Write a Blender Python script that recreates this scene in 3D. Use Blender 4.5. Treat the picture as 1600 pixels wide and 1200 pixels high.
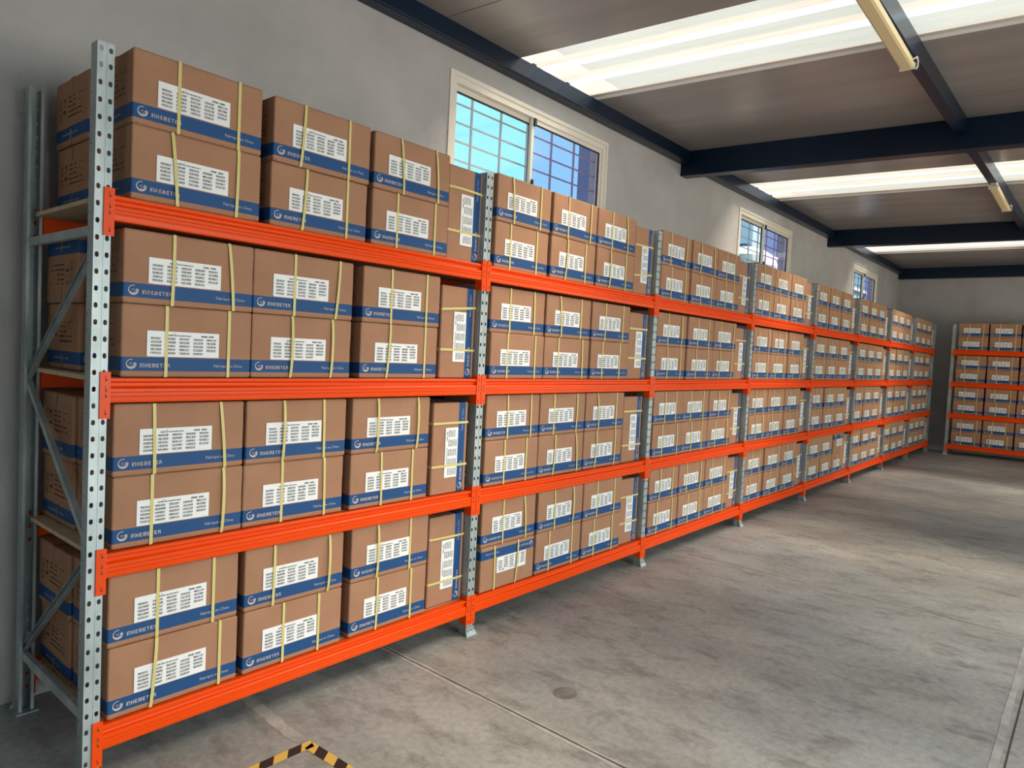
import bpy, math, random
from mathutils import Vector, Matrix
random.seed(7)
for o in list(bpy.data.objects): bpy.data.objects.remove(o, do_unlink=True)
scene = bpy.context.scene
COL = scene.collection

# ------------------------------------------------------------------ camera
cam_d = bpy.data.cameras.new('camera')
cam = bpy.data.objects.new('camera', cam_d); COL.objects.link(cam)
CX, CY, CZ, YAW, PITCH, ROLL, FPX = -0.9467, -2.7183, 1.6624, 0.7003, -0.0458, 0.0494, 1089.67
f = Vector((math.cos(PITCH)*math.cos(YAW), math.cos(PITCH)*math.sin(YAW), math.sin(PITCH)))
r = f.cross(Vector((0, 0, 1))).normalized(); u = r.cross(f)
c_, s_ = math.cos(ROLL), math.sin(ROLL)
r2 = c_*r + s_*u; u2 = -s_*r + c_*u
M4 = Matrix(((r2.x, u2.x, -f.x, CX), (r2.y, u2.y, -f.y, CY), (r2.z, u2.z, -f.z, CZ), (0, 0, 0, 1)))
cam.matrix_world = M4
cam_d.sensor_fit = 'HORIZONTAL'; cam_d.sensor_width = 36.0
cam_d.lens = 36.0*FPX/1600.0; cam_d.clip_start = 0.05; cam_d.clip_end = 300
scene.camera = cam

# ------------------------------------------------------------------ view, world, light
scene.view_settings.view_transform = 'Standard'
scene.view_settings.look = 'None'
scene.view_settings.gamma = 1.0
scene.view_settings.use_curve_mapping = False
scene.view_settings.exposure = 0.06
try: scene.cycles.max_bounces = 8
except Exception: pass

world = bpy.data.worlds.new('sky'); scene.world = world
world.use_nodes = True
wn = world.node_tree.nodes; wl = world.node_tree.links
wn.clear()
wo = wn.new('ShaderNodeOutputWorld'); wb = wn.new('ShaderNodeBackground')
tc = wn.new('ShaderNodeTexCoord'); sx = wn.new('ShaderNodeSeparateXYZ'); cr = wn.new('ShaderNodeValToRGB')
wl.new(tc.outputs['Generated'], sx.inputs[0]); wl.new(sx.outputs['Z'], cr.inputs[0])
cr.color_ramp.elements[0].position = 0.0; cr.color_ramp.elements[0].color = (.42, .95, 1.0, 1)
cr.color_ramp.elements[1].position = 0.8; cr.color_ramp.elements[1].color = (0.20, 0.62, 0.9, 1)
wl.new(cr.outputs[0], wb.inputs['Color']); wb.inputs['Strength'].default_value = 1.15
wl.new(wb.outputs[0], wo.inputs['Surface'])

def area_light(name, loc, rot, sx_, sy_, power, color, spread=180):
    d = bpy.data.lights.new(name, 'AREA'); d.shape = 'RECTANGLE'; d.size = sx_; d.size_y = sy_
    d.energy = power; d.color = color; d.spread = math.radians(spread)
    o = bpy.data.objects.new(name, d); COL.objects.link(o); o.location = loc; o.rotation_euler = rot
    return o
# daylight entering through the open gates on the right side and at the near end of the shed
area_light('side_gate_daylight', (11.2, -6.6, 1.3), (math.radians(90), 0, 0), 4.6, 2.4, 170, (1.0, 0.92, 0.80))
area_light('near_side_gate_daylight', (2.2, -6.6, 1.5), (math.radians(58), 0, 0), 5.0, 2.4, 185, (1.0, 0.99, 0.97), 130)
area_light('end_gate_daylight', (-4.1, -4.2, 1.4), (math.radians(90), 0, math.radians(-90)), 1.9, 2.6, 28, (0.88, 0.94, 1.0))
# sun, softened by the hazy fibreglass roof lights it falls through
sd = bpy.data.lights.new('sun', 'SUN'); sd.energy = 30.0; sd.angle = math.radians(30); sd.color = (1.0, 0.84, 0.66)
so = bpy.data.objects.new('sun', sd); COL.objects.link(so)
so.rotation_euler = Vector((-.72, .50, -1.0)).to_track_quat('-Z', 'Y').to_euler(); so.location = (8, -4, 9)

# ------------------------------------------------------------------ materials
MAT = {}
def newmat(name, col, rough=0.6, metal=0.0, spec=0.5):
    m = bpy.data.materials.new(name); m.use_nodes = True
    b = m.node_tree.nodes['Principled BSDF']
    b.inputs['Base Color'].default_value = (*col, 1); b.inputs['Roughness'].default_value = rough
    b.inputs['Metallic'].default_value = metal; b.inputs['Specular IOR Level'].default_value = spec
    MAT[name] = m
    return m, m.node_tree.nodes, m.node_tree.links, b
def noise_color(nt, ln, b, c1, c2, scale, detail=6, lo=0.35, hi=0.65, stretch=(1, 1, 1), rough=0.6, coord='Object'):
    t = nt.new('ShaderNodeTexCoord'); mp = nt.new('ShaderNodeMapping'); mp.inputs['Scale'].default_value = stretch
    n = nt.new('ShaderNodeTexNoise'); n.inputs['Scale'].default_value = scale; n.inputs['Detail'].default_value = detail
    n.inputs['Roughness'].default_value = rough
    rp = nt.new('ShaderNodeValToRGB')
    rp.color_ramp.elements[0].position = lo; rp.color_ramp.elements[0].color = (*c1, 1)
    rp.color_ramp.elements[1].position = hi; rp.color_ramp.elements[1].color = (*c2, 1)
    ln.new(t.outputs[coord], mp.inputs[0]); ln.new(mp.outputs[0], n.inputs[0]); ln.new(n.outputs[0], rp.inputs[0])
    if b is not None: ln.new(rp.outputs[0], b.inputs['Base Color'])
    return n, rp, mp, t
def bump(nt, ln, b, src, strength, dist=0.01):
    bp = nt.new('ShaderNodeBump'); bp.inputs['Strength'].default_value = strength; bp.inputs['Distance'].default_value = dist
    ln.new(src, bp.inputs['Height']); ln.new(bp.outputs[0], b.inputs['Normal'])

m, n, l, b = newmat('cardboard', (.40, .23, .125), .85, 0, .25)
noise_color(n, l, b, (.335, .176, .103), (.395, .212, .126), 5, 4, .3, .7, (1, 1, 1))
m, n, l, b = newmat('slit_shadow', (.25, .13, .06), .9, 0, .2)
m, n, l, b = newmat('carton_blue', (.006, .064, .20), .6, 0, .35)
m, n, l, b = newmat('carton_print', (.50, .45, .42), .7, 0, .3)
m, n, l, b = newmat('carton_dark_print', (.10, .05, .03), .8, 0, .2)
m, n, l, b = newmat('carton_tape', (.27, .15, .08), .35, 0, .5)
m, n, l, b = newmat('label_white', (.80, .81, .80), .5, 0, .4)
m, n, l, b = newmat('label_ink', (.035, .035, .04), .6, 0, .3)
m, n, l, b = newmat('strap_yellow', (.62, .54, .20), .45, 0, .4)
m, n, l, b = newmat('rack_orange', (.80, .068, .002), .36, 0, .2)
m, n, l, b = newmat('galvanised', (.42, .48, .48), .5, .5, .5)
noise_color(n, l, b, (.30, .36, .365), (.50, .56, .56), 9, 5, .35, .7, (1, 1, .35))
m, n, l, b = newmat('hole_dark', (.02, .02, .02), .8)
m, n, l, b = newmat('wood_deck', (.55, .42, .28), .75, 0, .3)
noise_color(n, l, b, (.46, .34, .21), (.62, .49, .33), 6, 5, .3, .7, (.3, 6, 6))
m, n, l, b = newmat('steel_navy', (.002, .010, .024), .3, .0, .35)
noise_color(n, l, b, (.001, .009, .026), (.002, .014, .038), 1, 2)
m, n, l, b = newmat('frame_cream', (.72, .68, .60), .4, 0, .5)
m, n, l, b = newmat('gasket_black', (.02, .02, .025), .6)
m, n, l, b = newmat('grille_paint', (.42, .40, .46), .5)
m, n, l, b = newmat('tank_white', (.34, .35, .37), .5)
m, n, l, b = newmat('neighbour_wall', (.14, .18, .27), .8)
m, n, l, b = newmat('neighbour_dark', (.05, .09, .16), .4)
m, n, l, b = newmat('lamp_cover', (.72, .60, .34), .45, 0, .4)
m, n, l, b = newmat('lamp_housing', (.75, .72, .62), .4, 0, .4)
m, n, l, b = newmat('cable_white', (.7, .75, .72), .5)

# plaster wall
m, n, l, b = newmat('plaster', (.70, .68, .65), .62, 0, .35)
nz, rp, mp, t = noise_color(n, l, b, (.37, .368, .362), (.47, .467, .46), 1.6, 7, .3, .7)
n2 = n.new('ShaderNodeTexNoise'); n2.inputs['Scale'].default_value = 22; n2.inputs['Detail'].default_value = 6
l.new(mp.outputs[0], n2.inputs[0]); bump(n, l, b, n2.outputs[0], .35, .02)
# roof panels, coated sheet metal
m, n, l, b = newmat('roof_panel', (.48, .44, .40), .24, 0, .6)
nz, rp, mp, t = noise_color(n, l, b, (.29, .265, .252), (.36, .33, .312), .7, 5, .3, .7, (6, .5, 1))
n2 = n.new('ShaderNodeTexNoise'); n2.inputs['Scale'].default_value = 1.2; n2.inputs['Detail'].default_value = 3
l.new(mp.outputs[0], n2.inputs[0]); bump(n, l, b, n2.outputs[0], .05, .02)
# fibreglass roof lights: daylight glows through them
def skymat(name, c1, c2, strength):
    m, n, l, b = newmat(name, c1, .6, 0, .3)
    nz, rp, mp, t = noise_color(n, l, None, c1, c2, 2.2, 8, .35, .68, (9, .8, 3), .7)
    l.new(rp.outputs[0], b.inputs['Emission Color']); b.inputs['Emission Strength'].default_value = strength
    b.inputs['Base Color'].default_value = (.6, .58, .54, 1)
    tr = n.new('ShaderNodeBsdfTransparent'); mx = n.new('ShaderNodeMixShader'); mx.inputs[0].default_value = .2
    out = [q for q in n if q.type == 'OUTPUT_MATERIAL'][0]
    l.new(b.outputs[0], mx.inputs[1]); l.new(tr.outputs[0], mx.inputs[2]); l.new(mx.outputs[0], out.inputs['Surface'])
skymat('rooflight_sheet', (.72, .63, .50), (.58, .50, .39), 1.0)
skymat('rooflight_rib', (.80, .92, 1.0), (.70, .84, 1.0), 1.0)
m, n, l, b = newmat('rooflight_rim', (.62, .60, .58), .5)

# glass
def glassmat(name, tint, gl=.12):
    m = bpy.data.materials.new(name); m.use_nodes = True; n = m.node_tree.nodes; l = m.node_tree.links; n.clear()
    out = n.new('ShaderNodeOutputMaterial'); tr = n.new('ShaderNodeBsdfTransparent'); tr.inputs[0].default_value = (*tint, 1)
    g = n.new('ShaderNodeBsdfGlossy'); g.inputs['Roughness'].default_value = .03
    mx = n.new('ShaderNodeMixShader'); mx.inputs[0].default_value = gl
    l.new(tr.outputs[0], mx.inputs[1]); l.new(g.outputs[0], mx.inputs[2]); l.new(mx.outputs[0], out.inputs[0]); MAT[name] = m
glassmat('glass_clear', (.95, 1.0, 1.0), .05)
glassmat('glass_tinted', (.90, .84, 1.0), .08)

# concrete floor
m, n, l, b = newmat('concrete', (.30, .28, .25), .5, 0, .4)
t = n.new('ShaderNodeTexCoord')
def nz_(scale, det, st=(1, 1, 1), rot=0, rough=.6):
    mp = n.new('ShaderNodeMapping'); mp.inputs['Scale'].default_value = st; mp.inputs['Rotation'].default_value = (0, 0, rot)
    q = n.new('ShaderNodeTexNoise'); q.inputs['Scale'].default_value = scale; q.inputs['Detail'].default_value = det
    q.inputs['Roughness'].default_value = rough
    l.new(t.outputs['Object'], mp.inputs[0]); l.new(mp.outputs[0], q.inputs[0]); return q
def ramp(src, p0, c0, p1, c1):
    rp = n.new('ShaderNodeValToRGB'); e = rp.color_ramp.elements
    e[0].position = p0; e[0].color = (*c0, 1); e[1].position = p1; e[1].color = (*c1, 1); l.new(src, rp.inputs[0]); return rp
def mixc(kind, fac, a, c):
    mx = n.new('ShaderNodeMix'); mx.data_type = 'RGBA'; mx.blend_type = kind; mx.inputs[0].default_value = fac
    l.new(a, mx.inputs[6]); l.new(c, mx.inputs[7]); return mx.outputs[2]
A = ramp(nz_(1.3, 8, (1, .55, 1), .4).outputs[0], .32, (.265, .28, .278), .7, (.50, .52, .51))
B = ramp(nz_(.45, 3).outputs[0], .38, (.84, .88, .92), .62, (1.0, .97, .92))
Cc = ramp(nz_(7, 9, (1, .5, 1), .6, .7).outputs[0], .34, (.50, .48, .46), .50, (1, 1, 1))
Dd = ramp(nz_(26, 6, (1, 1, 1), 0, .75).outputs[0], .3, (.66, .66, .66), .6, (1.05, 1.05, 1.05))
o1 = mixc('MULTIPLY', 1, A.outputs[0], B.outputs[0]); o1 = mixc('MULTIPLY', .75, o1, Cc.outputs[0]); o1 = mixc('MULTIPLY', .8, o1, Dd.outputs[0])
l.new(o1, b.inputs['Base Color'])
rr = n.new('ShaderNodeMapRange'); rr.inputs[3].default_value = .34; rr.inputs[4].default_value = .6
l.new(nz_(1.8, 5, (1, .6, 1), .3).outputs[0], rr.inputs[0]); l.new(rr.outputs[0], b.inputs['Roughness'])
bump(n, l, b, nz_(30, 6).outputs[0], .12, .005)
m, n, l, b = newmat('joint_dark', (.05, .045, .04), .9)
m, n, l, b = newmat('joint_light', (.38, .36, .32), .7)
noise_color(n, l, b, (.29, .29, .275), (.47, .47, .445), 9, 7, .35, .65)
m, n, l, b = newmat('stain', (.17, .165, .15), .55)
noise_color(n, l, b, (.13, .125, .115), (.22, .21, .19), 14, 6)
m, n, l, b = newmat('tape_yellow', (.75, .50, .10), .5)
m, n, l, b = newmat('tape_black', (.022, .012, .012), .5)
m, n, l, b = newmat('yard_ground', (.22, .21, .19), .9)

# ------------------------------------------------------------------ mesh helpers
class MB:
    def __init__(s): s.v = []; s.f = []; s.m = []; s.T = None
    def add(s, vs, fs, mi=0):
        o = len(s.v)
        if s.T: vs = [s.T(v) for v in vs]
        s.v += [tuple(v) for v in vs]; s.f += [tuple(i+o for i in q) for q in fs]; s.m += [mi]*len(fs)
    def box(s, x0, x1, y0, y1, z0, z1, mi=0):
        vs = [(x, y, z) for z in (z0, z1) for y in (y0, y1) for x in (x0, x1)]
        s.add(vs, [(0, 2, 3, 1), (4, 5, 7, 6), (0, 1, 5, 4), (2, 6, 7, 3), (0, 4, 6, 2), (1, 3, 7, 5)], mi)
    def hexa(s, p, mi=0):   # 8 points ordered like box
        s.add(p, [(0, 2, 3, 1), (4, 5, 7, 6), (0, 1, 5, 4), (2, 6, 7, 3), (0, 4, 6, 2), (1, 3, 7, 5)], mi)
    def bar(s, a, b_, w, h, up=(0, 0, 1), mi=0):
        a = Vector(a); b_ = Vector(b_); d = (b_-a).normalized(); sd = d.cross(Vector(up)).normalized(); uu = sd.cross(d)
        pts = []
        for q in (uu*(-h/2), uu*(h/2)):
            for e in (-sd*(w/2), sd*(w/2)):
                pass
        vs = [P+e+q for q in (-uu*(h/2), uu*(h/2)) for e in (-sd*(w/2), sd*(w/2)) for P in (a, b_)]
        s.hexa(vs, mi)
    def prism_x(s, prof, x0, x1, mi=0, caps=True):   # closed profile of (y,z) swept along x
        k = len(prof); vs = [(x0, y, z) for y, z in prof]+[(x1, y, z) for y, z in prof]
        fs = [(i, (i+1) % k, (i+1) % k+k, i+k) for i in range(k)]
        if caps: fs += [tuple(range(k))[::-1], tuple(range(k, 2*k))]
        s.add(vs, fs, mi)
    def build(s, name, mats, parent=None, smooth=False):
        me = s.mesh(name, mats, smooth)
        o = bpy.data.objects.new(name, me); COL.objects.link(o)
        if parent: o.parent = parent
        return o
    def mesh(s, name, mats, smooth=False):
        me = bpy.data.meshes.new(name); me.from_pydata(s.v, [], s.f)
        for q in mats: me.materials.append(MAT[q])
        me.polygons.foreach_set('material_index', s.m)
        if smooth: me.polygons.foreach_set('use_smooth', [True]*len(s.f))
        me.update(); return me
def empty(name, loc=(0, 0, 0), rz=0):
    o = bpy.data.objects.new(name, None); COL.objects.link(o); o.location = loc; o.rotation_euler = (0, 0, rz)
    o.empty_display_size = .1; return o
def tag(o, label=None, cat=None, group=None, kind=None):
    if label: o['label'] = label
    if cat: o['category'] = cat
    if group: o['group'] = group
    if kind: o['kind'] = kind
    return o
def struct(mb, name, mats, label=None):
    return tag(mb.build(name, mats), label, None, None, 'structure')

# ------------------------------------------------------------------ setting
YW = .88; XF = 16.6; YR = -6.5; XN = -4.0
def ceil_z(x, y):
    s = .057*max(0.0, 1-x/17.0)
    return 3.875+.004*x*.9+s*(y-YW)+.0
# floor with saw-cut joints
mb = MB(); mb.box(XN, XF+.2, YR-.1, YW+.2, -.15, 0); struct(mb, 'floor', ['concrete'])
mb = MB(); mb.box(-40, 60, -60, YR-.1, -.2, -.02); mb.box(-60, XN, -60, 40, -.2, -.021); mb.box(XN, 60, YW+.25, 60, -.2, -.02)
struct(mb, 'ground', ['yard_ground'])
def slant(mb, x0, x1, y0, y1, w, z, mi, jag=0):
    # ground strip from (x0,y0) to (x1,y1)
    N = 60; L = []
    d = Vector((x1-x0, y1-y0)).normalized(); nn = Vector((-d.y, d.x))
    for i in range(N+1):
        t_ = i/N; px = x0+(x1-x0)*t_; py = y0+(y1-y0)*t_
        a = w/2*(1+random.uniform(-jag, jag)); b2 = w/2*(1+random.uniform(-jag, jag))
        L += [(px-nn.x*a, py-nn.y*a, z), (px+nn.x*b2, py+nn.y*b2, z)]
    mb.add(L, [(2*i, 2*i+2, 2*i+3, 2*i+1) for i in range(N)], mi)
mb = MB()
for k, (xa, xb) in enumerate(((1.545, 1.13), (4.63, 4.50), (7.72, 7.62), (10.8, 10.72), (13.9, 13.85))):
    ya, yb = .85, -6.4
    xm = {0: 1.40, 1: 4.53}.get(k, xb)
    slant(mb, xa, xm, ya, yb, .045, .0008, 1, .35)
    slant(mb, xa+.004, xm+.004, ya, yb, .008, .0014, 0, .3)
slant(mb, -3.9, 16.5, -2.50, -2.55, .006, .0014, 0, .3)
slant(mb, -3.9, 16.5, -2.46, -2.51, .03, .0008, 1, .4)
slant(mb, .74, .70, .6, -.28, .055, .0008, 1, .25)
struct(mb, 'trim_1', ['joint_dark', 'joint_light'], 'saw-cut control joints in the concrete floor')
mb = MB(); N = 40; vs = [(1.84+.062*math.cos(2*math.pi*i/N)*(1+.04*math.sin(5*i)), -.81+.058*math.sin(2*math.pi*i/N)*(1+.05*math.cos(3*i)), .0012) for i in range(N)]
mb.add(vs, [tuple(range(N))]); tag(mb.build('floor_stain', ['stain']), 'round dark stain on the bare concrete floor', 'stain')

# left wall with three windows
WIN = [(2.52, 4.49, 2.72, 3.585), (7.60, 9.48, 2.72, 3.59), (12.85, 14.6, 2.72, 3.545)]
mb = MB(); y0, y1 = YW, YW+.17; xs = XN; ZT = 4.15
for (a, b_, z0, z1) in WIN:
    mb.box(xs, a, y0, y1, 0, ZT); mb.box(a, b_, y0, y1, 0, z0); mb.box(a, b_, y0, y1, z1, ZT); xs = b_
mb.box(xs, XF, y0, y1, 0, ZT); struct(mb, 'wall_left', ['plaster'])
mb = MB(); mb.box(XF, XF+.17, YR-.1, YW+.17, 0, ZT); struct(mb, 'wall_far', ['plaster'])
mb = MB()   # right wall with two gate openings
mb.box(XN, -.4, YR-.17, YR, 0, ZT); mb.box(4.8, 8.8, YR-.17, YR, 0, ZT); mb.box(13.6, XF+.17, YR-.17, YR, 0, ZT)
mb.box(-.4, 4.8, YR-.17, YR, 3.3, ZT); mb.box(8.8, 13.6, YR-.17, YR, 3.4, ZT); struct(mb, 'wall_right', ['plaster'])
mb = MB()   # near wall with a gate opening
mb.box(XN-.17, XN, YR-.17, -5.2, 0, ZT); mb.box(XN-.17, XN, -3.2, YW+.17, 0, ZT); mb.box(XN-.17, XN, -5.2, -3.2, 2.75, ZT)
struct(mb, 'wall_near', ['plaster'])

mb = MB(); mb.box(XN, XF, -10.2, YR-.17, 3.62, 3.70)   # unseen canopy, added to keep the sun out of the side gates
struct(mb, 'trim_9', ['roof_panel'], 'unseen canopy added to block the sun at the side gates')
# ceiling panels (lengths run across the shed) with roof light strips between
SKY = [(3.13, 4.17), (7.62, 8.72), (13.15, 14.1)]
edges = [XN-.1, -2.9, -1.9, -.9, .1, 1.1, 2.1]
segs = []
def panels(a, b_, cuts):
    cc = [a]+cuts+[b_]
    for i in range(len(cc)-1): segs.append((cc[i]+.004, cc[i+1]-.004))
panels(XN-.1, SKY[0][0], [-2.9, -1.85, -.8, .25, 1.3, 2.35])
panels(SKY[0][1], SKY[1][0], [5.42, 6.6]); panels(SKY[1][1], SKY[2][0], [9.85, 10.6, 11.5, 12.4]); panels(SKY[2][1], XF+.1, [15.2])
mb = MB()
for a, b_ in segs:
    NY = 8
    for j in range(NY):
        ya = YW+.15-(YW+.15-YR+.15)*j/NY; yb = YW+.15-(YW+.15-YR+.15)*(j+1)/NY
        za = [ceil_z(a, yb), ceil_z(b_, yb), ceil_z(a, ya), ceil_z(b_, ya)]
        mb.add([(a, yb, za[0]), (b_, yb, za[1]), (a, ya, za[2]), (b_, ya, za[3])], [(0, 2, 3, 1)])
    # turned-up seams and top sheet
    for x in (a, b_):
        ya, yb = YW+.15, YR-.15
        mb.add([(x, yb, ceil_z(x, yb)), (x, ya, ceil_z(x, ya)), (x, ya, ceil_z(x, ya)+.06), (x, yb, ceil_z(x, yb)+.06)], [(0, 1, 2, 3)])
for (p0, p1), (n0, n1) in zip(segs, segs[1:]):
    if n0-p1 < .02:
        ya, yb = YW+.15, YR-.15
        mb.add([(p1-.002, yb, ceil_z(p1, yb)+.006), (n0+.002, yb, ceil_z(n0, yb)+.006), (n0+.002, ya, ceil_z(n0, ya)+.006), (p1-.002, ya, ceil_z(p1, ya)+.006)], [(0, 1, 2, 3)], 1)  # dark strip stands in for the shade inside each panel seam
for a, b_ in ((XN-.1, SKY[0][0]), (SKY[0][1], SKY[1][0]), (SKY[1][1], SKY[2][0]), (SKY[2][1], XF+.2)):
    ya, yb = YW+.15, YR-.15
    mb.add([(a, yb, ceil_z(a, yb)+.06), (b_, yb, ceil_z(b_, yb)+.06), (b_, ya, ceil_z(b_, ya)+.06), (a, ya, ceil_z(a, ya)+.06)], [(0, 1, 2, 3)])
struct(mb, 'ceiling', ['roof_panel', 'joint_dark'])
# roof lights: trapezoidal ribbed sheet
for i, (a, b_) in enumerate(SKY):
    mb = MB(); ya, yb = YW+.16, YR-.16
    w = (b_-a-.03)/3
    prof = [(a, .06, 2), (a+.012, .05, 1)]   # x, dz, material of the next facet
    x = a+.012
    prof = [(a, .03, 1), (a+.045, .03, 0)]
    for k in range(3):
        xb = a+.045+k*w
        prof += [(xb+w*.03, .035, 0), (xb+w*.36, .05, 0), (xb+w*.74, .035, 0)]
        if k < 2: prof += [(xb+w*.80, .09, 1), (xb+w*.97, .09, 1)]
    prof += [(b_-.04, .03, 2), (b_-.012, .02, 2), (b_, .0, 2)]
    for j in range(len(prof)-1):
        x1_, d1, m1 = prof[j]; x2_, d2, m2 = prof[j+1]
        NY = 6
        for q in range(NY):
            yA = ya+(yb-ya)*q/NY; yB = ya+(yb-ya)*(q+1)/NY
            mb.add([(x1_, yA, ceil_z(x1_, yA)+d1), (x2_, yA, ceil_z(x2_, yA)+d2), (x2_, yB, ceil_z(x2_, yB)+d2), (x1_, yB, ceil_z(x1_, yB)+d1)], [(0, 1, 2, 3)], m1)
    struct(mb, 'window_%d' % (i+4), ['rooflight_sheet', 'rooflight_rib', 'rooflight_rim'], 'ribbed translucent roof light strip in the %s ceiling' % ('near', 'middle', 'far')[i])

# steel beams
def ibeam_y(mb, xc, w, h, ztop_at):     # runs across the shed
    for (xa, xb, dz0, dz1) in ((xc-w/2, xc+w/2, 0, -.012), (xc-w/2, xc+w/2, -h+.012, -h), (xc-w/2-.0, xc-w/2+.012, -.012, -h+.012), (xc+w/2-.012, xc+w/2, -.012, -h+.012)):
        ya, yb = YR, YW
        za, zb = ztop_at(ya), ztop_at(yb)
        mb.hexa([(xa, ya, za+dz1), (xb, ya, za+dz1), (xa, yb, zb+dz1), (xb, yb, zb+dz1), (xa, ya, za+dz0), (xb, ya, za+dz0), (xa, yb, zb+dz0), (xb, yb, zb+dz0)])
for k, (xc, h) in enumerate(((.78, .25), (6.02, .255), (11.27, .26), (16.52, .23))):
    mb = MB(); zf = (lambda X: (lambda y: ceil_z(X, y)-.004))(xc)
    ibeam_y(mb, xc, .13, h, zf); struct(mb, 'trim_%d' % (k+2), ['steel_navy'], 'navy steel roof beam crossing the shed')
def xbeam(mb, y_at, w, h, zoff, xa=XN, xb=XF):
    N = 8
    for i in range(N):
        a = xa+(xb-xa)*i/N; b_ = xa+(xb-xa)*(i+1)/N; p = []
        for dz in (-h, 0):
            for dy in (-w/2, w/2):
                for x in (a, b_): p.append((x, y_at(x)+dy, ceil_z(x, y_at(x)+w/2)+zoff+dz))
        q = [p[0], p[1], p[2], p[3], p[4], p[5], p[6], p[7]]
        mb.hexa(q)
mb = MB(); xbeam(mb, lambda x: YW-.05, .085, .135, -.003); xbeam(mb, lambda x: YW-.06, .115, .012, -.123)
for x in (2.9, 3.3, 3.75, 4.2, 7.9, 8.4): mb.box(x, x+.04, YW-.075, YW-.06, ceil_z(x, YW)-.02, ceil_z(x, YW)+.02)
struct(mb, 'trim_6', ['steel_navy'], 'navy steel beam along the top of the left wall')
py = lambda x: -1.655-.0125*(x-4)
mb = MB(); xbeam(mb, py, .075, .13, -.003); struct(mb, 'trim_7', ['steel_navy'], 'navy steel purlin under the middle of the roof')
mb = MB(); xbeam(mb, lambda x: -4.2-.0125*(x-4), .075, .13, -.003); struct(mb, 'trim_8', ['steel_navy'], 'navy steel purlin under the right of the roof')

# fluorescent battens under the purlin
def batten(x0, x1, label):
    xm = (x0+x1)/2; zt = ceil_z(xm, py(xm))-.137
    rt = empty('fluorescent_light', (xm, py(xm)+.0, zt-.06)); tag(rt, label, 'ceiling light', 'fluorescent lights under the middle purlin')
    L = (x1-x0)/2
    mb = MB(); mb.prism_x([(-.03, .028), (-.03, .06), (.03, .06), (.03, .028)], -L, L); mb.build('housing', ['lamp_housing'], rt)
    mb = MB(); mb.prism_x([(-.042, .028), (-.038, .004), (-.026, -.004), (.026, -.004), (.038, .004), (.042, .028)], -L+.012, L-.012); mb.build('cover', ['lamp_cover'], rt)
    for s in (-1, 1):
        mb = MB(); mb.box(s*L-.012*(s > 0)-.0, s*L+.012*(s < 0), -.044, .044, -.006, .032); mb.build('end_cap', ['lamp_housing'], rt)
    mb = MB(); P = [Vector((L-.02, -.03, .05)), Vector((L+.005, -.05, .07)), Vector((L+.03, -.052, .05)), Vector((L+.035, -.05, .02)), Vector((L+.02, -.045, .0))]
    for i in range(4): mb.bar(P[i], P[i+1], .008, .008, (0, 1, .1))
    mb.build('cable', ['cable_white'], rt)
batten(2.72, 4.06, 'long cream fluorescent light under the purlin at the near roof light')
batten(7.95, 9.25, 'cream fluorescent light under the purlin by the middle roof light')

# windows in the left wall
def window(num, a, b_, z0, z1, tint_r):
    rt = empty('window_%d' % num, (a, YW, z0)); tag(rt, 'sliding window in the left wall above the racks', None, None, 'structure')
    W = b_-a; H = z1-z0; fw = .045
    mb = MB()
    for (xa, xb, za, zb) in ((-.03, W+.03, H-.0, H+.03), (-.03, W+.03, -.03, 0), (-.03, 0, 0, H), (W, W+.03, 0, H)): mb.box(xa, xb, -.008, .0, za, zb)   # plaster trim on the face
    mb.box(0, W, .0, .07, H-fw, H); mb.box(0, W, .0, .07, 0, fw); mb.box(0, fw, .0, .07, fw, H-fw); mb.box(W-fw, W, .0, .07, fw, H-fw)
    mb.build('frame', ['frame_cream'], rt)
    mid = W*.475
    for (xa, xb, yy, g) in ((fw, mid+.03, .045, 'glass_clear'), (mid-.03, W-fw, .012, tint_r)):
        s = .035
        sh = MB(); sh.box(xa, xb, yy, yy+.025, fw, fw+s); sh.box(xa, xb, yy, yy+.025, H-fw-s, H-fw); sh.box(xa, xa+s*.9, yy, yy+.025, fw+s, H-fw-s); sh.box(xb-s*.9, xb, yy, yy+.025, fw+s, H-fw-s)
        k = .006
        for q in ((xa+s*.9, xa+s*.9+k, fw+s, H-fw-s), (xb-s*.9-k, xb-s*.9, fw+s, H-fw-s), (xa+s*.9, xb-s*.9, fw+s, fw+s+k), (xa+s*.9, xb-s*.9, H-fw-s-k*1.4, H-fw-s)):
            sh.box(q[0], q[1], yy+.004, yy+.02, q[2], q[3], 1)
        so = sh.build('sash', ['frame_cream', 'gasket_black'], rt)
        g_ = MB(); g_.box(xa+s*.9, xb-s*.9, yy+.009, yy+.014, fw+s, H-fw-s); g_.build('pane', [g], so)
    mb = MB(); mb.box(mid-.012, mid+.012, -.006, .012, H-fw-.06, H-fw); mb.box(mid-.012, mid+.004, -.006, .012, fw+.25, fw+.29); mb.build('latch', ['gasket_black'], rt)
    gr = MB(); nb = 6
    for i in range(1, nb): gr.box(W*i/nb-.007, W*i/nb+.007, .115, .129, 0, H)
    zz = H-.13
    while zz > .03: gr.box(0, W, .119, .127, zz-.006, zz+.006); zz -= .135
    gr.build('security_grille', ['grille_paint'], rt)
for i, (a, b_, z0, z1) in enumerate(WIN): window(i+1, a, b_, z0, z1, 'glass_tinted')

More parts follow.
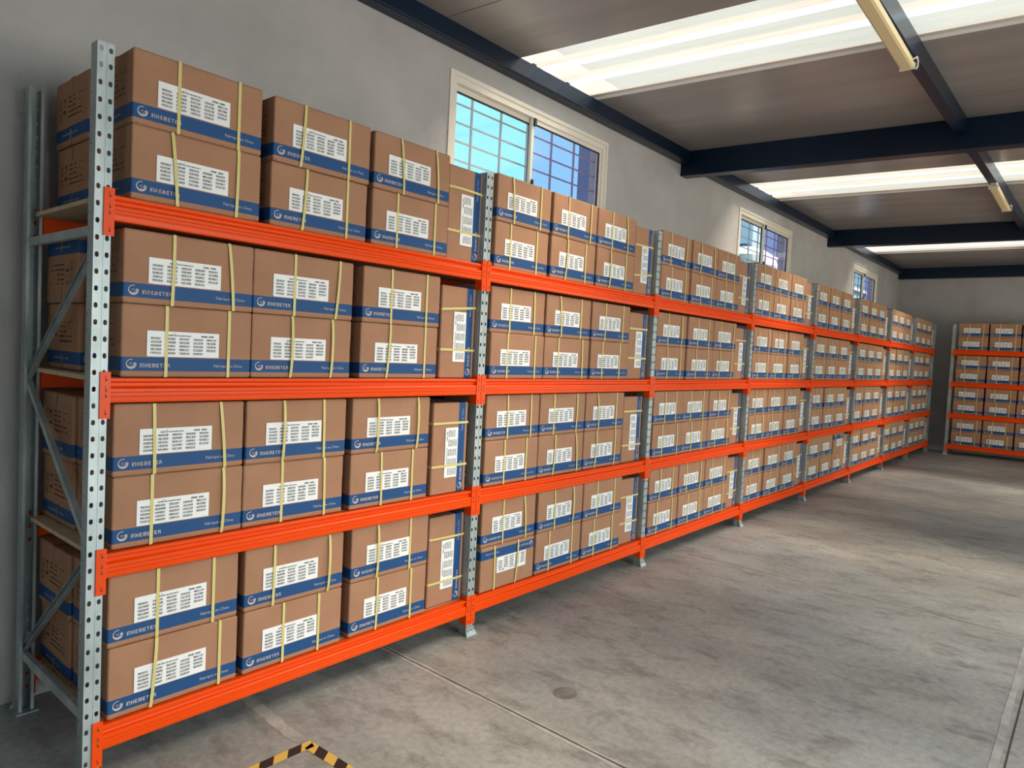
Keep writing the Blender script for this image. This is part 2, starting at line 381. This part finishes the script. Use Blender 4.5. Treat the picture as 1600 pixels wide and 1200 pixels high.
# outside the windows
rt = empty('water_tank', (12.3, 2.75, 2.9)); tag(rt, 'white domed roof water tank seen through the middle window', 'water tank')
mb = MB(); N = 28; prof = [(.0, .0), (.62, .0), (.66, .08), (.66, .62), (.60, .80), (.42, .93), (.2, 1.0), (0, 1.0)]
for j in range(len(prof)-1):
    r0, h0 = prof[j]; r1, h1 = prof[j+1]
    for i in range(N):
        a0, a1 = 2*math.pi*i/N, 2*math.pi*(i+1)/N
        mb.add([(r0*math.cos(a0), r0*math.sin(a0), h0), (r0*math.cos(a1), r0*math.sin(a1), h0), (r1*math.cos(a1), r1*math.sin(a1), h1), (r1*math.cos(a0), r1*math.sin(a0), h1)], [(0, 1, 2, 3)])
mb.build('tank_shell', ['tank_white'], rt, True)
mb = MB(); mb.prism_x([(.16*math.cos(t_*math.pi/8), .16*math.sin(t_*math.pi/8)) for t_ in range(16)], 0, .06); 
mb2 = MB(); mb2.v = [(y, z, 1.0+x) for x, y, z in mb.v]; mb2.f = mb.f; mb2.m = mb.m; mb2.build('lid', ['neighbour_dark'], rt)
rt = empty('neighbouring_building', (14, 2.0, 0)); tag(rt, 'blue-grey neighbouring building seen through the middle and far windows', 'building')
mb = MB(); mb.box(0, 28, 2.6, 6, -.02, 7.2); mb.build('wall', ['neighbour_wall'], rt)
for i in range(6):
    mb = MB(); mb.box(1.0+i*3.0, 3.2+i*3.0, 2.54, 2.62, 4.7, 6.5); wn_ = mb.build('window', ['neighbour_dark'], rt)
    mb = MB(); mb.box(.9+i*3.0, 3.3+i*3.0, 2.5, 2.54, 4.6, 4.7); mb.box(2.05+i*3.0, 2.15+i*3.0, 2.5, 2.54, 4.7, 6.5); mb.box(.9+i*3.0, 3.3+i*3.0, 2.5, 2.54, 5.6, 5.68); mb.build('window_frame', ['tank_white'], wn_)

rt = empty('low_building', (14, 2.0, 0)); tag(rt, 'low flat-roofed building carrying the white water tank', 'building')
mb = MB(); mb.box(-3.6, 10, 0, 2.55, -.02, 2.9); mb.build('wall', ['neighbour_wall'], rt)

# ------------------------------------------------------------------ cartons
W, D, H = .508, .36, .270
def stroke_text(word, x, z, h, adv, th):
    S = {'I': [(.25, .25+th, 0, 1)], 'N': [(0, th, 0, 1), (0, .8, 1-th, 1), (.8-th, .8, 0, 1)],
         'H': [(0, th, 0, 1), (.8-th, .8, 0, 1), (0, .8, .5-th/2, .5+th/2)],
         'E': [(0, th, 0, 1), (0, .75, 0, th), (0, .65, .5-th/2, .5+th/2), (0, .75, 1-th, 1)],
         'M': [(0, th, 0, 1), (.5-th/2, .5+th/2, 0, 1), (1-th, 1, 0, 1), (0, 1, 1-th, 1)],
         'T': [(0, .8, 1-th, 1), (.4-th/2, .4+th/2, 0, 1)],
         'R': [(0, th, 0, 1), (0, .75, 1-th, 1), (.75-th, .75, .45, 1), (0, .75, .4, .4+th), (.62, .62+th, 0, .42)]}
    wd = {'I': .55, 'M': 1.28}
    out = []; cx = x
    for ch in word:
        for (a, b_, c, d) in S[ch]: out.append((cx+a*adv, cx+b_*adv, z+c*h, z+d*h))
        cx += wd.get(ch, 1.08)*adv
    return out
def font_mesh(txt, size):
    cu = bpy.data.curves.new('txt', 'FONT'); cu.body = txt; cu.size = size; cu.resolution_u = 2
    o = bpy.data.objects.new('txt', cu); me = bpy.data.meshes.new_from_object(o)
    vs = [tuple(v.co) for v in me.vertices]; fs = [tuple(p.vertices) for p in me.polygons]
    bpy.data.objects.remove(o); bpy.data.curves.remove(cu); bpy.data.meshes.remove(me)
    return vs, fs
T_CHINE = font_mesh('Fabriqué en Chine', .0165); T_WEB = font_mesh('www.inhemeter.com', .0165)

def orient(kind):      # front view: upright, inverted (180 deg), standing on its left end (90 deg counter-clockwise)
    if kind == 'up': return lambda v: (v[0]-W/2, v[1], v[2])
    if kind == 'inv': return lambda v: (W/2-v[0], v[1], H-v[2])
    return lambda v: (H/2-v[2], v[1], v[0])
def carton_body(kind, seed):
    rnd = random.Random(seed); mb = MB(); mb.T = orient(kind)
    rc = .007
    # outline points going round (x, y, outward normal)
    def side(n): return [i/n for i in range(1, n)]
    ring = []
    def corner(cx, cy, a0):
        for t_ in (0, .5, 1):
            a = a0+t_*math.pi/2; ring.append((cx+rc*math.cos(a), cy+rc*math.sin(a), math.cos(a), math.sin(a), 0))
    corner(rc, rc, math.pi)
    for t_ in side(6): ring.append((W*t_, 0, 0, -1, math.sin(math.pi*t_)))
    corner(W-rc, rc, -math.pi/2)
    for t_ in side(5): ring.append((W, D*t_, 1, 0, math.sin(math.pi*t_)*.6))
    corner(W-rc, D-rc, 0)
    for t_ in side(6): ring.append((W-W*t_, D, 0, 1, math.sin(math.pi*t_)*.6))
    corner(rc, D-rc, math.pi/2)
    for t_ in side(5): ring.append((0, D-D*t_, -1, 0, math.sin(math.pi*t_)*.6))
    zs = [0, .004, .012, .0215, .022, .048, .074, .0745, .11, .15, .19, .225, .25, .262, .2665, H]
    amp = rnd.uniform(.000, .0022); K = len(ring); vs = []
    dents = [(rnd.uniform(0, K), rnd.uniform(.0, H), rnd.uniform(.0006, .0022)) for _ in range(3)]
    for zi, z in enumerate(zs):
        bul = math.sin(math.pi*z/H)*amp
        ins = {0: .006, 1: .0015, 2: 0}.get(zi, 0) + {len(zs)-1: .006, len(zs)-2: .0018}.get(zi, 0)
        for k, (x, y, nx, ny, wt) in enumerate(ring):
            d = bul*wt-ins+rnd.uniform(-.0003, .0003)
            for dk, dz, da in dents:
                q = min(abs(k-dk), K-abs(k-dk)); d -= da*math.exp(-(q/1.2)**2-((z-dz)/.03)**2)
            vs.append((x+nx*d, y+ny*d, z))
    nz = len(zs)
    for i in range(nz-1):
        mi = 1 if .0218 <= zs[i] and zs[i+1] <= .0742 else 0
        mb_f = [(i*K+k, i*K+(k+1) % K, (i+1)*K+(k+1) % K, (i+1)*K+k) for k in range(K)]
        if i == 0: base = len(mb.v); mb.add(vs, [], 0)
        mb.f += [tuple(base+q for q in ff) for ff in mb_f]; mb.m += [mi]*K
    mb.f += [tuple(base+k for k in range(K))[::-1], tuple(base+(nz-1)*K+k for k in range(K))]; mb.m += [0, 0]
    e = -.0012-amp*.4; fr = lambda x0, x1, z0, z1, mi, y=e: mb.add([(x0, y, z0), (x1, y, z0), (x1, y, z1), (x0, y, z1)], [(0, 1, 2, 3)], mi)
    for y_ in (e,):
        for q in stroke_text('INHEMETER', .064, .036, .0145, .0122, .21): fr(*q, 2)
        # ringed emblem
        cx, cz = .036, .048; N = 30; oo = []
        for i in range(N+1):
            a = math.radians(75+300*i/N); ro = .0185; ri = .0158-.0062*max(0, math.sin(math.pi*max(0, (i/N-.35))/.65))
            oo += [(cx+ro*math.cos(a), e, cz+ro*math.sin(a)), (cx+ri*math.cos(a)*.98+.0, e, cz+ri*math.sin(a))]
        mb.add(oo, [(2*i, 2*i+1, 2*i+3, 2*i+2) for i in range(N)], 2)
        for (dx, dz, w_) in ((-.004, .001, .0028), (.0015, .004, .002), (.002, -.004, .0022)):
            mb.add([(cx+dx-w_, e, cz+dz), (cx+dx, e, cz+dz-w_), (cx+dx+w_, e, cz+dz), (cx+dx, e, cz+dz+w_)], [(0, 1, 2, 3)], 2)
        mb.add([(cx+.006, e, cz-.004), (cx+.013, e, cz-.002), (cx+.014, e, cz+.008), (cx+.008, e, cz+.003)], [(0, 1, 2, 3)], 2)
    vs_, fs_ = T_CHINE; mb.add([(.348+x*1.0, e, .040+y) for x, y, z in vs_], fs_, 2)
    # printing on both ends
    for sgn in (0, 1):
        X = -.0012-amp*.3 if sgn == 0 else W+.0012+amp*.3
        def P(s, z): return (X, D-s, z) if sgn == 0 else (X, s, z)
        def rect(s0, s1, z0, z1, mi=3): mb.add([P(s0, z0), P(s1, z0), P(s1, z1), P(s0, z1)], [(0, 1, 2, 3)], mi)
        # handling symbols: arrows, glass, umbrella
        for (s0, z0) in ((.045, .165), (.045, .115)):
            for dd in (0, .018): rect(s0+dd+.004, s0+dd+.007, z0, z0+.02); mb.add([P(s0+dd, z0+.02), P(s0+dd+.011, z0+.02), P(s0+dd+.0055, z0+.03)], [(0, 1, 2)], 3)
            rect(s0-.002, s0+.032, z0-.006, z0-.003)
        mb.add([P(.095, .195), P(.117, .195), P(.108, .178), P(.104, .178)], [(0, 1, 2, 3)], 3); rect(.1045, .1075, .165, .178); rect(.099, .113, .162, .165)
        mb.add([P(.09, .135)]+[P(.106+.016*math.cos(math.pi-math.pi*i/6), .135+.014*math.sin(math.pi*i/6)) for i in range(1, 6)]+[P(.122, .135)], [tuple(range(7))], 3); rect(.105, .107, .117, .135)
        for (s0, z0, ln_) in ((.145, .19, .03), (.2, .19, .02), (.145, .172, .045), (.205, .172, .02), (.145, .152, .03), (.19, .152, .035), (.145, .132, .06), (.215, .132, .03), (.26, .132, .03), (.145, .112, .12), (.28, .112, .02), (.26, .19, .012), (.29, .19, .012), (.26, .165, .01)):
            q = s0
            while q < s0+ln_: wdt = rnd.uniform(.002, .005); rect(q, q+wdt, z0, z0+.006); q += wdt+.0015
        # dark tape line and text on the band
        rect(.17, .185, .002, .062, 4); rect(.17, .185, .215, .268, 4)
        vs_, fs_ = T_WEB; fs2 = fs_
        mb.add([P(.08+x*1.25, .041+y) for x, y, z in vs_], fs2, 2)
    # tape along the lid and bottom
    for z in (-.0005, H+.0005): mb.add([(.002, D/2-.025, z), (W-.002, D/2-.025, z), (W-.002, D/2+.025, z), (.002, D/2+.025, z)], [(0, 1, 2, 3)], 4)
    # dark triangles painted as flap slit shadows at the lower front edge
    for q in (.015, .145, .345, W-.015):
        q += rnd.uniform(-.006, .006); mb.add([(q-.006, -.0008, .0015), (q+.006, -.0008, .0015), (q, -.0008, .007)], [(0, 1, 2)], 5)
    return mb.mesh('carton_body', ['cardboard', 'carton_blue', 'carton_print', 'carton_dark_print', 'carton_tape', 'slit_shadow'])
def label_mesh(kind, seed):
    rnd = random.Random(100+seed); mb = MB(); mb.T = orient(kind)
    x0, x1, z0, z1 = .088, .366, .0775, .1745; y = -.0034
    mb.box(x0, x1, y, -.0016, z0, z1, 0)
    yy = y-.0003
    def rect(a, b_, c, d): mb.add([(a, yy, c), (b_, yy, c), (b_, yy, d), (a, yy, d)], [(0, 1, 2, 3)], 1)
    # header marks
    q = x0+.075
    while q < x0+.165: w_ = rnd.uniform(.0015, .005); rect(q, q+w_, z1-.017-(.0 if rnd.random() < .5 else .001), z1-.0125); q += w_+.0016
    rect(x0+.10, x0+.102, z1-.012, z1-.006); rect(x0+.09, x0+.094, z1-.011, z1-.009)
    for s0, L in ((.205, .022), (.235, .02)):
        q = x0+s0
        while q < x0+s0+L: w_ = rnd.uniform(.0012, .003); rect(q, q+w_, z1-.0175, z1-.011); q += w_+.0008
    for c in range(5):
        for rr_ in range(5 if c < 4 else 4):
            bx = x0+.013+c*.0535; bz = z1-.030-rr_*.0138
            q = bx
            while q < bx+.038: w_ = rnd.choice((.0008, .0012, .002, .0028)); rect(q, min(q+w_, bx+.039), bz, bz+.0062); q += w_+rnd.choice((.0007, .001, .0016))
            q = bx+.001
            while q < bx+.036: w_ = rnd.uniform(.0012, .0026); rect(q, q+w_, bz-.0028, bz-.001); q += w_+.0012
    return mb.mesh('shipping_label', ['label_white', 'label_ink'])
def strap_mesh(kind, tilt, slack):
    mb = MB(); mb.T = orient(kind); w_ = .0062; loop = []
    NF = 10
    for i in range(NF+1):    # front, going up
        t_ = i/NF; loop.append((-.0045-slack*math.sin(math.pi*t_)**.7 if 0 < t_ < 1 else -.0035, -.0002+(H+.0004)*t_, tilt*(t_-.5)*2))
    loop += [(.003, H+.0009, tilt), (D-.003, H+.0009, 0), (D+.003, H-.002, 0), (D+.003, .002, 0), (D-.003, -.0009, 0), (.003, -.0009, -tilt)]
    K = len(loop); vs = []
    cy, cz = D/2, H/2
    for y, z, dx in loop:
        iy = y+(.0008 if y < cy else -.0008); iz = z
        if z > H-.001 or z < .001: iz = z+(-.0005 if z > cz else .0005)
        vs += [(dx-w_, y, z), (dx+w_, y, z), (dx+w_, iy, iz), (dx-w_, iy, iz)]
    fs = []
    for i in range(K):
        j = (i+1) % K
        for a in range(4): c = (a+1) % 4; fs.append((4*i+a, 4*i+c, 4*j+c, 4*j+a))
    mb.add(vs, fs)
    return mb.mesh('strap', ['strap_yellow'])
BODY = {k: [carton_body(k, s) for s in range(4 if k == 'up' else 2)] for k in ('up', 'inv', 'stand')}
LAB = {k: [label_mesh(k, s) for s in range(2)] for k in ('up', 'inv', 'stand')}
STR = {k: [strap_mesh(k, t_, s_) for t_, s_ in ((0, .0), (.002, .003), (-.003, .002), (-.012, .006), (.009, .006), (.001, .012))] for k in ('up', 'inv', 'stand')}
def strap_loc(kind, p):
    if kind == 'up': return (p, 0, 0)
    if kind == 'inv': return (-p, 0, 0)
    return (0, 0, p)
PROTO = {}
def proto(kind):
    rt = bpy.data.objects.new('cardboard_carton', None)
    b_ = bpy.data.objects.new('carton_body', BODY[kind][0]); la = bpy.data.objects.new('shipping_label', LAB[kind][0])
    st = [bpy.data.objects.new('strap', STR[kind][0]) for _ in range(2)]
    PROTO[kind] = (rt, b_, la, st)
for k in ('up', 'inv', 'stand'): proto(k)
def carton(kind, x, y, z, rz, label, group, rnd, straps=None, parts=True):
    rt, b_, la, st = PROTO[kind]
    c = rt.copy(); COL.objects.link(c); c.location = (x, y, z); c.rotation_euler = (0, 0, rz); c.empty_display_size = .1
    tag(c, label, 'box', group)
    q = b_.copy(); q.data = rnd.choice(BODY[kind]); COL.objects.link(q); q.parent = c
    if parts:
        q = la.copy(); q.data = rnd.choice(LAB[kind]); COL.objects.link(q); q.parent = c; 
        j = rnd.uniform(-.004, .004); q.location = (j, 0, 0) if kind != 'stand' else (0, 0, j)
    sp = straps or (rnd.uniform(.135, .195), rnd.uniform(.375, .43))
    for p in sp:
        q = st[0].copy(); q.data = rnd.choice(STR[kind]) if rnd.random() < .6 else STR[kind][0]; COL.objects.link(q); q.parent = c; q.location = strap_loc(kind, p)
    return c

# ------------------------------------------------------------------ racks
LV = [.2075, .850, 1.497, 2.1437]     # z of the shelf tops (beam tops)
LV = [.212, .8545, 1.498, 2.150]
ZT = 2.668; POSTW = .028; FD = .80
def post_mesh():
    mb = MB(); pitch = .0595; n = int(ZT/pitch); hw = POSTW; th = .003
    xsb = [-hw, -.002, hw-.0, ]
    def cell(x0, x1, z0, z1, y, hx, hz, hole=True):
        cx, cz = (x0+x1)/2, (z0+z1)/2
        co = [(x0, y, z0), (x1, y, z0), (x1, y, z1), (x0, y, z1)]
        if not hole: mb.box(x0, x1, y, y+th, z0, z1); return
        k = .35
        oc = [(cx-hx*k, cz-hz), (cx+hx*k, cz-hz), (cx+hx, cz-hz*.6), (cx+hx, cz+hz*.6), (cx+hx*k, cz+hz), (cx-hx*k, cz+hz), (cx-hx, cz+hz*.6), (cx-hx, cz-hz*.6)]
        vs = co+[(a, y, c) for a, c in oc]+[(a, y+th, c) for a, c in oc]+[(a, y+th, c) for a, _, c in co]
        fs = [(0, 1, 5, 4), (1, 6, 5), (1, 2, 7, 6), (2, 8, 7), (2, 3, 9, 8), (3, 10, 9), (3, 0, 11, 10), (0, 4, 11)]
        fs += [(4+i, 4+(i+1) % 8, 12+(i+1) % 8, 12+i) for i in range(8)]
        bk = lambda q: q+20 if q < 4 else q+8
        fs += [tuple(bk(q) for q in ff)[::-1] for ff in fs[:8]]
        fs += [(i, 20+i, 20+(i+1) % 4, (i+1) % 4) for i in range(4)]
        mb.add(vs, fs)
    for i in range(n+1):
        z0 = i*pitch; z1 = min(ZT, z0+pitch)
        hole = z1-z0 > .05 and i > 0
        cell(-hw, -.004, z0, z1, 0, .0062, .0095, hole); cell(.004, hw, z0, z1, 0, .0062, .0095, hole)
    mb.box(-.004, .004, .0012, .004, 0, ZT)
    # inner layer of the web is left to the back faces; flanks and returns
    for s in (-1, 1):
        mb.box(min(s*hw, s*(hw-.002)), max(s*hw, s*(hw-.002)), .0005, .054, 0, ZT)
        mb.box(min(s*hw, s*(hw-.012)), max(s*hw, s*(hw-.012)), .054, .056, 0, ZT)
        for i in range(1, n): mb.box(s*hw-.0005, s*hw+.0005, .042, .046, i*pitch-.003, i*pitch+.003, 1)
    return mb.mesh('post', ['galvanised', 'hole_dark'])
def foot_mesh():
    mb = MB(); mb.box(-.042, .042, -.022, .078, 0, .005); mb.box(-.034, .034, -.006, -.002, .005, .05)
    mb.hexa([(-.042, -.022, .005), (.042, -.022, .005), (-.042, -.006, .005), (.042, -.006, .005), (-.034, -.008, .03), (.034, -.008, .03), (-.034, -.006, .03), (.034, -.006, .03)])
    for s in (-.016, .016): mb.box(s-.007, s+.007, -.013, -.005, .024, .036, 1)
    return mb.mesh('foot_plate', ['galvanised', 'galvanised'])
def beam_mesh(L):
    mb = MB(); h = .09
    pr = [(.001, 0), (-.001, .0025), (-.002, .007), (-.003, .020), (.0005, .0225), (.0005, .0245), (-.003, .027), (-.003, .036), (.0, .038), (-.003, .040), (-.003, .050), (.000, .0535), (.013, .0575), (.015, .062), (.015, .070), (.006, .0745), (.002, .077), (.001, .080), (.001, .087), (.003, h), (.0445, h), (.045, h-.002), (.045, .002), (.043, 0)]
    pr = [(y, z-h) for y, z in pr]
    mb.prism_x(pr, POSTW+.006, L-POSTW-.006)
    return mb.mesh('beam', ['rack_orange'])
def conn_mesh(side):     # side=+1: at the beam's left end, plate in front of the post right of its centre line
    mb = MB(); z0, z1 = -.147, .022
    xa, xb = (.002, POSTW+.009) if side > 0 else (-POSTW-.009, -.002)
    mb.box(xa, xb, -.0055, -.001, z0, z1)
    xo = xb if side > 0 else xa
    mb.box(xo-.004 if side > 0 else xo, xo if side > 0 else xo+.004, -.001, .046, z0+.002, z1-.002)
    xm = (xa+xb)/2+.002*side
    for zc in (.002, -.036, -.058, -.12):
        N = 8; vs = [(xm+.0032*math.cos(2*math.pi*i/N), -.0085, zc+.0032*math.sin(2*math.pi*i/N)) for i in range(N)]+[(xm+.004*math.cos(2*math.pi*i/N), -.0055, zc+.004*math.sin(2*math.pi*i/N)) for i in range(N)]
        mb.add(vs, [tuple(range(N)), tuple(range(N, 2*N))[::-1]]+[(i, (i+1) % N, N+(i+1) % N, N+i) for i in range(N)], 0)
        mb.box(xm-.002, xm+.003, -.0062, -.0056, zc-.013, zc-.005, 1)
    return mb.mesh('end_connector', ['rack_orange', 'joint_dark'])
def deck_mesh(L):
    mb = MB(); nb = 5; y0, y1 = .047, FD-.047; w_ = (y1-y0)/nb
    for i in range(nb): mb.box(.006, L-.006, y0+i*w_+.0015, y0+(i+1)*w_-.0015, -.017, 0)
    return mb.mesh('shelf_board', ['wood_deck'])
def channel(mb, a, b_, w_, dep, flip=False):
    a = Vector(a); b_ = Vector(b_); d = (b_-a).normalized(); nx = Vector((1, 0, 0)); s = d.cross(nx).normalized()
    prof = [(-w_/2, 0), (w_/2, 0), (w_/2, dep), (w_/2-.002, dep), (w_/2-.002, .002), (-w_/2+.002, .002), (-w_/2+.002, dep), (-w_/2, dep)]
    if flip: prof = [(u_, dep-v_) for u_, v_ in prof][::-1]
    k = len(prof); vs = [p+s*u_+nx*v_ for p in (a, b_) for u_, v_ in prof]
    mb.add(vs, [(i, (i+1) % k, (i+1) % k+k, i+k) for i in range(k)]+[tuple(range(k))[::-1], tuple(range(k, 2*k))])
POST, FOOT = post_mesh(), foot_mesh(); BM, DK = beam_mesh(2.0), deck_mesh(2.0); CL, CR = conn_mesh(1), conn_mesh(-1)
BR = []
for (ya, za, yb, zb, w_) in ((.762, 2.025, .02, 2.022, .034), (.77, 1.455, .03, 1.975, .026), (.77, 1.442, .03, .872, .026), (.03, .848, .77, .272, .026), (.762, .252, .02, .252, .034)):
    mb = MB()
    channel(mb, (0, ya, za), (0, yb, zb), w_, .02, zb > za+.1 or za == .848)
    for (y_, z_) in ((ya, za), (yb, zb)): mb.box(-.003, .0, y_-.006, y_+.006, z_-.006, z_+.006)
    BR.append(mb.mesh('brace', ['galvanised']))
def ob(name, me, parent, loc=(0, 0, 0), rz=0):
    o = bpy.data.objects.new(name, me); COL.objects.link(o); o.parent = parent; o.location = loc; o.rotation_euler = (0, 0, rz); return o
def rack(loc, rz, bays, label):
    rt = empty('pallet_rack', loc, rz); tag(rt, label, 'shelving')
    for i in range(bays+1):
        x = 2.0*i
        p = ob('post', POST, rt, (x, 0, 0)); ob('foot_plate', FOOT, p)
        p = ob('post', POST, rt, (x, FD, 0), math.pi); ob('foot_plate', FOOT, p)
        for b_ in BR: ob('brace', b_, rt, (x-.016, 0, 0))
    for i in range(bays):
        for z in LV:
            b_ = ob('beam', BM, rt, (2.0*i, 0, z)); ob('end_connector', CL, b_); ob('end_connector', CR, b_, (2.0, 0, 0))
            b_ = ob('beam', BM, rt, (2.0*i+2.0, FD, z), math.pi); ob('end_connector', CL, b_); ob('end_connector', CR, b_, (2.0, 0, 0))
            ob('shelf_board', DK, rt, (2.0*i, 0, z))
    return rt
rack((0, 0, 0), 0, 8, 'long orange and galvanised steel rack of eight bays along the left wall')
FR = Vector((15.8, -.36, 0))
rack(tuple(FR), -math.pi/2, 1, 'single-bay orange and galvanised steel rack against the far wall')

# ------------------------------------------------------------------ filling the shelves
ORD = ['first', 'second', 'third', 'fourth', 'fifth', 'sixth', 'seventh', 'eighth']
SH = ['bottom', 'second lowest', 'second highest', 'top']
rnd = random.Random(21)
FIRST = {3: (.095, .655, 1.195, 1.707), 2: (.075, .588, 1.150, 1.692), 1: (.062, .575, 1.120, 1.655), 0: (.058, .592, 1.150, 1.690)}
INV = {(1, 0, 0, 0), (4, 0, 2, 1)}     # bay, level, column, row
def label_for(where, b_, L, c, rw, kind):
    bay = ('%s bay' % ORD[b_]) if where == 'long' else 'far wall rack'
    if c == 3: return 'strapped carton standing on end at right of %s shelf, %s' % (SH[L], bay)
    pre = 'upside-down strapped carton' if kind == 'inv' else 'brown strapped carton'
    return '%s, %s in %s column, %s shelf, %s' % (pre, ('lower', 'upper')[rw], ORD[c], SH[L], bay)
GAP = .0015
for b_ in range(8):
    for L in range(4):
        z = LV[L]+.0035
        if b_ == 0: xs = FIRST[L]
        else:
            o_ = rnd.uniform(-.012, .012); xs = (.088+o_*.5, .613+o_, 1.138+o_, 1.66+o_*.6)
        for c in range(3):
            yj = rnd.uniform(.014, .024)
            for rw in range(2):
                kind = 'inv' if (b_, L, c, rw) in INV else 'up'
                xx = xs[c]+(rnd.uniform(-.004, .004) if rw else 0)+W/2
                st = {(0, 2, 0, 1): (.178, .410), (0, 2, 0, 0): (.160, .408), (0, 3, 0, 1): (.165, .405), (0, 3, 0, 0): (.155, .405)}.get((b_, L, c, rw))
                carton(kind, 2*b_+xx, yj+rnd.uniform(-.004, .004), z+rw*(H+.0022), rnd.uniform(-.006, .006),
                       label_for('long', b_, L, c, rw, kind), 'strapped cartons on the long rack', rnd, st)
        carton('stand', 2*b_+xs[3]+H/2+.006, rnd.uniform(.022, .05), z, rnd.uniform(-.012, .012), label_for('long', b_, L, 3, 0, ''), 'strapped cartons on the long rack', rnd, (rnd.uniform(.13, .17), rnd.uniform(.36, .40)))
for L in range(4):
    z = LV[L]+.0035
    for c, x in enumerate((.075, .605, 1.135)):
        for rw in range(2):
            lx = x+W/2+rnd.uniform(-.006, .006); ly = rnd.uniform(.02, .034)
            carton('up', FR.x+ly, FR.y-lx, z+rw*(H+.0022), -math.pi/2+rnd.uniform(-.006, .006), label_for('far', 0, L, c, rw, 'up'), 'strapped cartons on the far rack', rnd)
    carton('stand', FR.x+.03, FR.y-1.66-H/2, z, -math.pi/2, label_for('far', 0, L, 3, 0, ''), 'strapped cartons on the far rack', rnd)
# rear row of the first bay: only the end cartons show, past the end frame
REAR = {3: .085, 2: .06, 1: .054, 0: .052}
for L in range(4):
    z = LV[L]+.0035
    for rw in range(2):
        kind = 'inv' if (L, rw) == (2, 1) else 'up'
        pre = 'upside-down strapped carton' if kind == 'inv' else 'strapped carton'
        carton(kind, REAR[L]+W/2-(.008 if rw else 0), .396+rnd.uniform(0, .002), z+rw*(H+.0022), rnd.uniform(-.006, .006),
               '%s at back by wall, %s of two, %s shelf, first bay' % (pre, ('lower', 'upper')[rw], SH[L]), 'cartons in the back row of the long rack', rnd)

# ------------------------------------------------------------------ hazard tape on the floor
rt = empty('floor_marking_tape', (.732, -.298, 0)); tag(rt, 'yellow and black striped tape corner stuck on the concrete floor', 'floor tape')
def tape(name, p, d, nrm, L, w_, first):
    mb = MB(); p = Vector(p); d = Vector(d); nrm = Vector(nrm); st = .062; sk = .036; q = -.022; k = 0
    def pt(s, t_):
        s = max(0.0, min(L, s)); v = p+d*s+nrm*t_; return (v.x, v.y, .0012)
    while q < L:
        a, b2 = q, q+st
        vs = [pt(a, 0), pt(b2, 0), pt(b2+sk, w_), pt(a+sk, w_)]
        mb.add(vs, [(0, 1, 2, 3)], k % 2); k += 1; q += st
    return mb.build(name, ['tape_yellow', 'tape_black'], rt)
tape('tape_strip', (0, 0, 0), (-1, .02, 0), (0, -1, 0), .9, .05, 1)
tape('tape_strip', (.0, -.02, 0.0002), (.04, -1, 0), (-1, 0, 0), .9, .05, 1)
